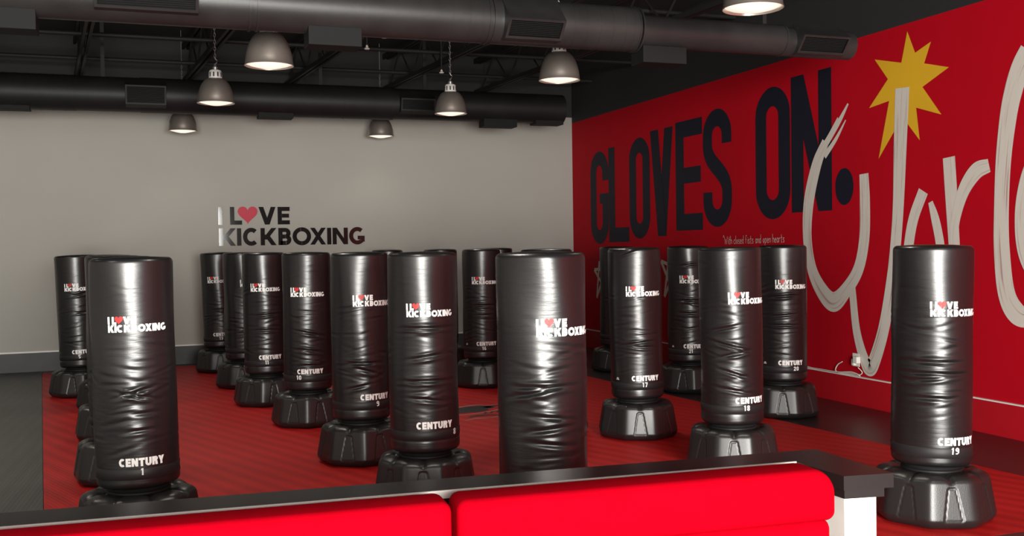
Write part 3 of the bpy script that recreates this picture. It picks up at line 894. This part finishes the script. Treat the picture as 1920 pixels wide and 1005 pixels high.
# local x along the sofa, y toward the wall
def rounded_outline(x0, x1, z0, z1, radii, n=8):
    """radii: bottom-left, bottom-right, top-right, top-left"""
    bl, br_, tr_, tl = radii
    return (arcp(x0 + bl, z0 + bl, bl, bl, 180, 270, n) + arcp(x1 - br_, z0 + br_, br_, br_, 270, 360, n) +
            arcp(x1 - tr_, z1 - tr_, tr_, tr_, 0, 90, n) + arcp(x0 + tl, z1 - tl, tl, tl, 90, 180, n))
def cushion(name, x0, x1, y0, y1, z0, z1, radii, puff):
    """padded slab: outline in x-z, rounded over front and back"""
    V, F = [], []
    cx, cz = (x0 + x1) / 2, (z0 + z1) / 2
    lay = []
    for k in range(7):
        a = PI / 2 * k / 6
        lay.append((y0 + puff * (1 - math.sin(a)), puff * (1 - math.cos(a))))
    lay = lay[::-1]      # deepest inset (front face) first
    lay = [(y0 + puff * (1 - math.cos(PI / 2 * k / 6)), puff * (1 - math.sin(PI / 2 * k / 6))) for k in range(7)]
    lay += [(y1 - (p - y0), ins_) for p, ins_ in lay[::-1]]
    base_o = rounded_outline(x0, x1, z0, z1, radii)
    n = len(base_o)
    for y, ins_ in lay:
        for px, pz in base_o:
            hx, hz = (x1 - x0) / 2, (z1 - z0) / 2
            V.append((cx + (px - cx) * (hx - ins_) / hx, y, cz + (pz - cz) * (hz - ins_) / hz))
    for i in range(len(lay) - 1):
        for k in range(n):
            k2 = (k + 1) % n
            F.append((i * n + k, i * n + k2, (i + 1) * n + k2, (i + 1) * n + k))
    F.append(tuple(range(n))[::-1]); F.append(tuple((len(lay) - 1) * n + k for k in range(n)))
    me = mesh(name, V, F, smooth=True)
    bm = bmesh.new(); bm.from_mesh(me); bmesh.ops.remove_doubles(bm, verts=list(bm.verts), dist=.0002)
    bmesh.ops.recalc_face_normals(bm, faces=list(bm.faces)); bm.to_mesh(me); bm.free()
    try: me.set_sharp_from_angle(angle=R(50))
    except Exception: pass
    return link(name, me, M['velvet'], sofa)
for x0, x1, er in ((-1.62, .060, .035), (.076, 1.395, .085)):
    cushion('back_bolster', x0, x1, .325, .50, .838, 1.016, (.03, .03, er, .035), .038)
    cushion('back_cushion', x0 + .004, x1 - .02, .325, .49, .46, .845, (.03, .03, .03, .03), .04)
    cushion('seat_cushion', x0, x1 - .02, -.34, .33, .29, .462, (.03, .03, .04, .04), .04)
MB().box(-1.62, 1.36, -.32, .46, .12, .29, .02, 3).build('base_frame', M['velvet'], sofa)
for lx in (-1.5, 1.25):
    for ly in (-.26, .40):
        MB().lathe([(0, 0), (.02, 0), (.03, .12), (0, .12)], 16, (lx, ly, 0)).build('leg', M['sofa_leg'], sofa)

# ------------------------------------------------------------------ pendant lamps
def bell(rim, top, H, th=.004):
    """open bell shade: outer profile down, inner profile back up"""
    o, i = [], []
    for k in range(19):
        u = (k / 18) ** 1.8
        z = H * (1 - u)
        r = top + (rim * .97 - top) * math.sin(u * PI / 2) ** .45
        o.append((r, z))
    o[-1] = (rim * .985, .012); o.append((rim, .002)); 
    for r, z in reversed(o[:-1]): i.append((max(r - th, .004), z))
    return o + [(rim - th, 0)] + i
def make_lamp(x, y, z, label, group='bell pendant lamps under the ceiling'):
    t = empty('pendant_lamp', (x, y, z))
    tag(t, label, 'pendant lamp', group)
    MB().lathe(bell(.212, .068, .285), 48).build('shade', M['lamp_metal'], t, smooth=True)
    cp = MB().lathe([(0, .275), (.072, .275), (.076, .29), (.072, .36), (.062, .378), (.03, .385), (0, .385)], 32).build('collar', M['lamp_cap'], t, smooth=True)
    for k in range(10):
        a = 2 * PI * k / 10
        MB().box(-.008, .008, -.003, .003, .30, .352, .002, 1, Matrix.Rotation(a + PI / 2, 4, 'Z') @ Matrix.Translation((0, -.0735, 0))).build('slot', M['lamp_slot'], cp)
    MB().lathe([(0, .383), (.028, .383), (.03, .415), (.016, .43), (.012, .455), (0, .455)], 20).build('socket', M['steel'], t, smooth=True)
    hk = MB()
    hk.tube([(.0, 0, .45), (.02, 0, .47), (.022, 0, .495), (.004, 0, .51), (0, 0, .53)], .006)
    for k in range(14):
        zc = .545 + k * .04
        if z + zc + .03 > ZC - .1: break
        pts = [(.010 * math.cos(2 * PI * j / 10), 0, zc + .024 * math.sin(2 * PI * j / 10)) for j in range(11)]
        if k % 2: pts = [(0, p[0], p[2]) for p in pts]
        hk.tube(pts, .0035, 6, cap=False)
    hk.tube([(0, 0, .545 + 13 * .04), (0, 0, ZC - z)], .005)
    hk.build('chain', M['steel'], t, smooth=True)
    MB().lathe([(.196, .022), (.17, .008), (.12, -.006), (.06, -.020), (0, -.026), (0, -.022), (.06, -.016), (.12, -.002), (.17, .012), (.196, .026)], 40).build('lens', M['lens'], t, smooth=True)
    return t
LAMPS = [(4.03, 6.10, 3.385, 'bell pendant lamp nearest the red wall, cut by the top edge of the photo'),
         (1.06, 9.05, 3.355, 'bell pendant lamp hanging just behind the front duct, above the wall sign'),
         (4.00, 9.53, 3.425, 'bell pendant lamp hanging just behind the front duct, nearest the red wall'),
         (.815, 12.15, 3.445, 'bell pendant lamp with visible white collar and chain, left of the sprinklers'),
         (3.78, 12.66, 3.478, 'bell pendant lamp with visible white collar and chain, right of the sprinklers'),
         (.578, 15.75, 3.518, 'bell pendant lamp behind the far duct, above the left end of the wall sign'),
         (3.585, 15.92, 3.527, 'bell pendant lamp behind the far duct, right of the wall sign')]
for a in LAMPS: make_lamp(*a)
FILL_SPOTS = [(1.27, 5.62, 3.33), (-1.85, 8.55, 3.33), (-2.1, 11.6, 3.4), (4.25, 2.75, 3.33), (-1.6, 5.2, 3.3)]  # added spots out of view, without fixtures, to brighten the red floor
for x, y, z in [a[:3] for a in LAMPS] + FILL_SPOTS:
    ld = bpy.data.lights.new('lamp_or_fill_light', 'SPOT'); ld.energy = 95 if y < 15 else 10; ld.color = (1, .93, .82); ld.shadow_soft_size = .18
    ld.spot_size = R(125); ld.spot_blend = .8
    lo = bpy.data.objects.new('lamp_or_fill_light', ld); COL.objects.link(lo)
    lo.location = (x, y, z - .045)

# ------------------------------------------------------------------ ducts
def cylx(mb, x0, x1, yc, zc, r, n=40):
    mx = Matrix.Translation((0, yc, zc)) @ Matrix.Rotation(PI / 2, 4, 'Y')
    mb.lathe([(0, x0), (r, x0), (r, x1), (0, x1)], n, (0, 0, 0), mx)
def rings(mb, xs_, yc, zc, r, wd=.012):
    for x in xs_: 
        mx = Matrix.Translation((0, yc, zc)) @ Matrix.Rotation(PI / 2, 4, 'Y')
        mb.lathe([(r - .02, x - wd / 2), (r, x - wd / 2), (r, x + wd / 2), (r - .02, x + wd / 2)], 40, (0, 0, 0), mx, closed=True)
dn_ = empty('air_duct', (2.5, 8.1, 3.65))
tag(dn_, 'front black round air duct with grilles, in front of the pendant lamps', 'air duct')
def dpart(name, mb, m, par, smooth=True):
    o = mb.build(name, M[m], par, smooth=smooth)
    o.matrix_parent_inverse = Matrix.Translation(par.location).inverted()
    return o
YD = 8.1
m = MB(); cylx(m, XL + .02, .82, YD, 3.665, .205); dpart('duct_section', m, 'duct', dn_)
m = MB(); cylx(m, .82, 2.74, YD, 3.660, .200); dpart('duct_section', m, 'duct', dn_)
m = MB(); cylx(m, 2.74, 4.10, YD, 3.652, .193); dpart('duct_section', m, 'duct', dn_)
m = MB(); cylx(m, 4.10, 5.66, YD, 3.643, .142); dpart('duct_section', m, 'duct', dn_)
m = MB(); cylx(m, 5.66, 6.42, YD, 3.632, .135); dpart('duct_section', m, 'duct', dn_)
for xs_, zc, r, wd in (([-1.3, -1.1, -.9, -.7, .45, .55, .65], 3.665, .207, .008), ([.80, .86], 3.662, .212, .02), ([1.2, 1.6, 1.72, 2.4, 2.55, 2.66], 3.660, .202, .006),
                       ([2.72, 2.76], 3.658, .208, .012), ([3.48, 3.60, 3.72, 3.84, 3.96, 4.04], 3.652, .1955, .008), ([4.10, 4.13], 3.652, .20, .012), ([5.64], 3.643, .150, .02)):
    for x in xs_:
        m = MB(); rings(m, [x], YD, zc, r, wd); dpart('duct_seam', m, 'duct', dn_)
def register(par, x0, x1, prof, m='duct'):
    """side outlet: prof = (y, z) of shoulder, nose, lip; the grille looks down and forward between nose and lip"""
    (ya, za), (yb, zb), (yc, zc), (yd, zd) = prof
    V, F = [], []
    for x in (x0, x1):
        V += [(x, ya, za), (x, yb, zb), (x, yc, zc), (x, yd, zd)]
    F = [(0, 1, 2, 3), (7, 6, 5, 4), (0, 4, 5, 1), (2, 6, 7, 3), (3, 7, 4, 0)]
    # framed opening between nose and lip
    b0, c0 = Vector((x0, yb, zb)), Vector((x0, yc, zc))
    ex = Vector((1, 0, 0)); ez = (c0 - b0); L = ez.length; ez.normalize()
    P = lambda u, v, w_=0: tuple(b0 + ex * u + ez * v + ex.cross(ez) * w_)
    W, fr = x1 - x0, .022
    k = len(V)
    V += [P(fr, fr), P(W - fr, fr), P(W - fr, L - fr), P(fr, L - fr)]
    F += [(1, 5, k + 1, k), (5, 6, k + 2, k + 1), (6, 2, k + 3, k + 2), (2, 1, k, k + 3)]
    me = mesh('grille_box', V, F)
    bm = bmesh.new(); bm.from_mesh(me); bmesh.ops.recalc_face_normals(bm, faces=list(bm.faces)); bm.to_mesh(me); bm.free()
    f = link('grille_box', me, M[m], par)
    f.matrix_parent_inverse = Matrix.Translation(par.location).inverted()
    inward = ex.cross(ez)
    if inward.y < 0: inward = -inward
    V, F = [], []
    Q = lambda u, v, w_: tuple(b0 + ex * u + ez * v + inward * w_)
    V += [Q(.01, .01, .03), Q(W - .01, .01, .03), Q(W - .01, L - .01, .03), Q(.01, L - .01, .03)]; F.append((0, 1, 2, 3))
    n = max(3, int((L - 2 * fr) / .016))
    for i in range(n):
        v = fr + (L - 2 * fr) * (i + .5) / n
        k = len(V)
        V += [Q(fr, v - .002, .004), Q(W - fr, v - .002, .004), Q(W - fr, v + .003, .018), Q(fr, v + .003, .018)]
        F.append((k, k + 1, k + 2, k + 3))
    link('grille', mesh('grille', V, F), M['grille'], f)
register(dn_, -.30, .42, ((YD - .12, 3.85), (YD - .33, 3.70), (YD - .20, 3.52), (YD, 3.50)))
register(dn_, 2.84, 3.34, ((YD - .10, 3.84), (YD - .32, 3.615), (YD - .19, 3.475), (YD, 3.475)))
register(dn_, 5.74, 6.26, ((YD - .06, 3.79), (YD - .25, 3.655), (YD - .13, 3.51), (YD, 3.50)))
for x0, x1 in ((1.24, 1.66), (4.15, 4.58), (-1.3, -.69)):
    m = MB(); m.box(x0, x1, YD - .12, YD + .12, 3.352, 3.50, .004); dpart('bottom_register', m, 'grille', dn_, False)
for x in (.2, 2.9, 5.45):
    m = MB(); m.box(x, x + .04, YD - .01, YD + .01, 3.77, ZC); dpart('hanger_strap', m, 'beam', dn_, False)

YE = 14.9
df = empty('air_duct', (2.2, YE, 3.9))
tag(df, 'far black round air duct close to the grey wall', 'air duct')
ZF, RF = 3.905, .24
for x0, x1, r in ((XL + .02, -.82, RF), (-.82, .0, RF - .006), (.0, 2.79, RF), (2.80, 3.54, RF), (3.54, 6.28, RF - .012)):
    m = MB(); cylx(m, x0, x1, YE, ZF, r); dpart('duct_section', m, 'far_duct', df)
for x in (-1.7, -1.55, -1.4, -1.25, -1.1, -.95, 2.795, 3.5):
    m = MB(); rings(m, [x], YE, ZF, RF + .004, .012); dpart('duct_seam', m, 'far_duct', df)
register(df, -.19, .33, ((YE - .12, 4.10), (YE - .36, 3.99), (YE - .30, 3.74), (YE, 3.69)), 'beam')
register(df, 3.60, 4.12, ((YE - .12, 4.08), (YE - .34, 3.95), (YE - .30, 3.77), (YE, 3.70)), 'beam')
for x0, x1, dz in ((1.57, 2.06, .03), (-2.4, -1.38, .012), (4.94, 5.48, .07), (5.79, 6.26, .012)):
    m = MB(); m.box(x0, x1, YE - .13, YE + .13, ZF - RF - dz, ZF - RF + .05, .004); dpart('bottom_register', m, 'grille', df, False)
for x in (-.5, 2.45, 4.02):
    m = MB(); m.box(x, x + .05, YE - .01, YE + .01, 4.12, ZC); dpart('hanger_strap', m, 'beam', df, False)

# ------------------------------------------------------------------ open roof structure
JZ = 4.35
def joist(x12, label):
    """open-web joist; x12 = its x where y = 12.3"""
    t = empty('roof_joist', (x12, 8, JZ))
    tag(t, label, 'roof joist', 'open-web roof joists')
    f = lambda y: x12 + (y - 12.3) * -.0873
    ya, yb = 3.0, YB - .01
    for nm, z0, z1 in (('bottom_chord', JZ, JZ + .06), ('top_chord', 4.86, 4.94)):
        mb = MB()
        for sx in (-.05, .02):
            mb.prism([(f(ya) + sx, ya), (f(ya) + sx + .035, ya), (f(yb) + sx + .035, yb), (f(yb) + sx, yb)], z0, z1)
        dpart(nm, mb, 'beam', t, False)
    mb = MB(); y = ya + .1; k = 0
    while y < yb - .7:
        mb.tube([(f(y), y, JZ + .03), (f(y + .55), y + .55, 4.9)], .014, 6)
        mb.tube([(f(y + .55), y + .55, 4.9), (f(y + 1.1), y + 1.1, JZ + .03)], .014, 6)
        y += 1.1
    dpart('web_bars', mb, 'beam', t, False)
for x, l in ((-2.0, 'dark steel roof joist leftmost, past the sprinkler pipes'), (-.51, 'dark double-chord roof joist left of the lamp with chain'), (1.03, 'dark roof joist above the left lamp with visible chain'),
             (2.57, 'dark roof joist running between the two lamps with visible chains'), (4.18, 'dark roof joist above the right lamp with visible chain'), (5.76, 'dark roof joist nearest the red wall')):
    joist(x, l)
for y, z, l in ((13.85, 4.50, 'dark cross pipe under the joists, farther from the grey wall'), (15.6, 4.50, 'dark cross pipe under the joists, nearest the grey wall'), (11.2, 4.62, 'dark cross pipe under the joists behind the front duct')):
    mb = MB(); mb.tube([(XL + .02, y, z), (XR - .02, y, z)], .03, 10)
    tag(mb.build('cross_pipe', M['beam'], smooth=True), l, 'pipe', 'cross pipes under the roof')
for x, y, l in ((2.676, 11.6, 'small white sprinkler head nearest the front duct'), (2.622, 12.32, 'small white sprinkler head second from the front duct'), (3.977, 13.737, 'small white sprinkler head beside the right lamp chain')):
    t = empty('sprinkler_head', (x, y, 4.2))
    tag(t, l, 'sprinkler', 'sprinkler heads')
    MB().lathe([(0, -.012), (.03, -.012), (.035, 0), (.018, .012), (.012, .04), (0, .04)], 16).build('deflector', M['outlet'], t, smooth=True)
    MB().lathe([(0, .04), (.012, .04), (.012, ZC - 4.2), (0, ZC - 4.2)], 12).build('drop_pipe', M['beam'], t, smooth=True)

# ------------------------------------------------------------------ outlet, charger, cable on the red wall
t = empty('wall_outlet', (XR, 8.93, .475))
tag(t, 'white wall outlet at the foot of the red wall beside the brush letter', 'wall outlet')
MB().box(-.008, 0, -.055, .055, -.065, .075, .003).build('cover_plate', M['outlet'], t)
t = empty('power_adapter', (XR - .008, 8.90, .45))
tag(t, 'white power adapter plugged into the outlet on the red wall', 'power adapter')
MB().box(-.05, 0, -.045, .02, .0, .07, .006).build('adapter_body', M['outlet'], t)
MB().box(-.035, 0, .022, .062, -.03, .04, .006).build('plug', M['outlet'], t)
cb = MB()
zt = .3095
xo = XR - .028
cb.tube(spline([(xo, 9.86, .335), (xo + .006, 9.70, .316), (xo, 9.48, .318), (xo - .01, 9.2, .322), (xo, 8.97, .345), (xo, 8.84, .318), (xo + .01, 8.98, .316), (xo, 9.16, .314), (xo + .004, 9.25, .335), (xo + .012, 9.22, .40), (xo + .016, 9.15, .438)], 8), .006, 8)
cb.tube(spline([(xo + .01, 9.20, .318), (xo + .01, 9.0, .33), (xo + .004, 8.85, .332), (xo + .012, 8.82, .36), (xo, 8.87, .405)], 8), .005, 8)
cb.tube(spline([(xo + .012, 9.86, .335), (xo + .012, 9.93, .325), (xo + .012, 10.0, .32)], 6), .006, 8)
tag(cb.build('power_cable', M['cable'], smooth=True), 'tangled white cable lying along the top of the red wall baseboard', 'cable')

# ------------------------------------------------------------------ render settings
SC.view_settings.view_transform = 'Standard'
SC.view_settings.look = 'None'
SC.view_settings.gamma = 1.0
SC.view_settings.use_curve_mapping = False
SC.view_settings.exposure = 0.0
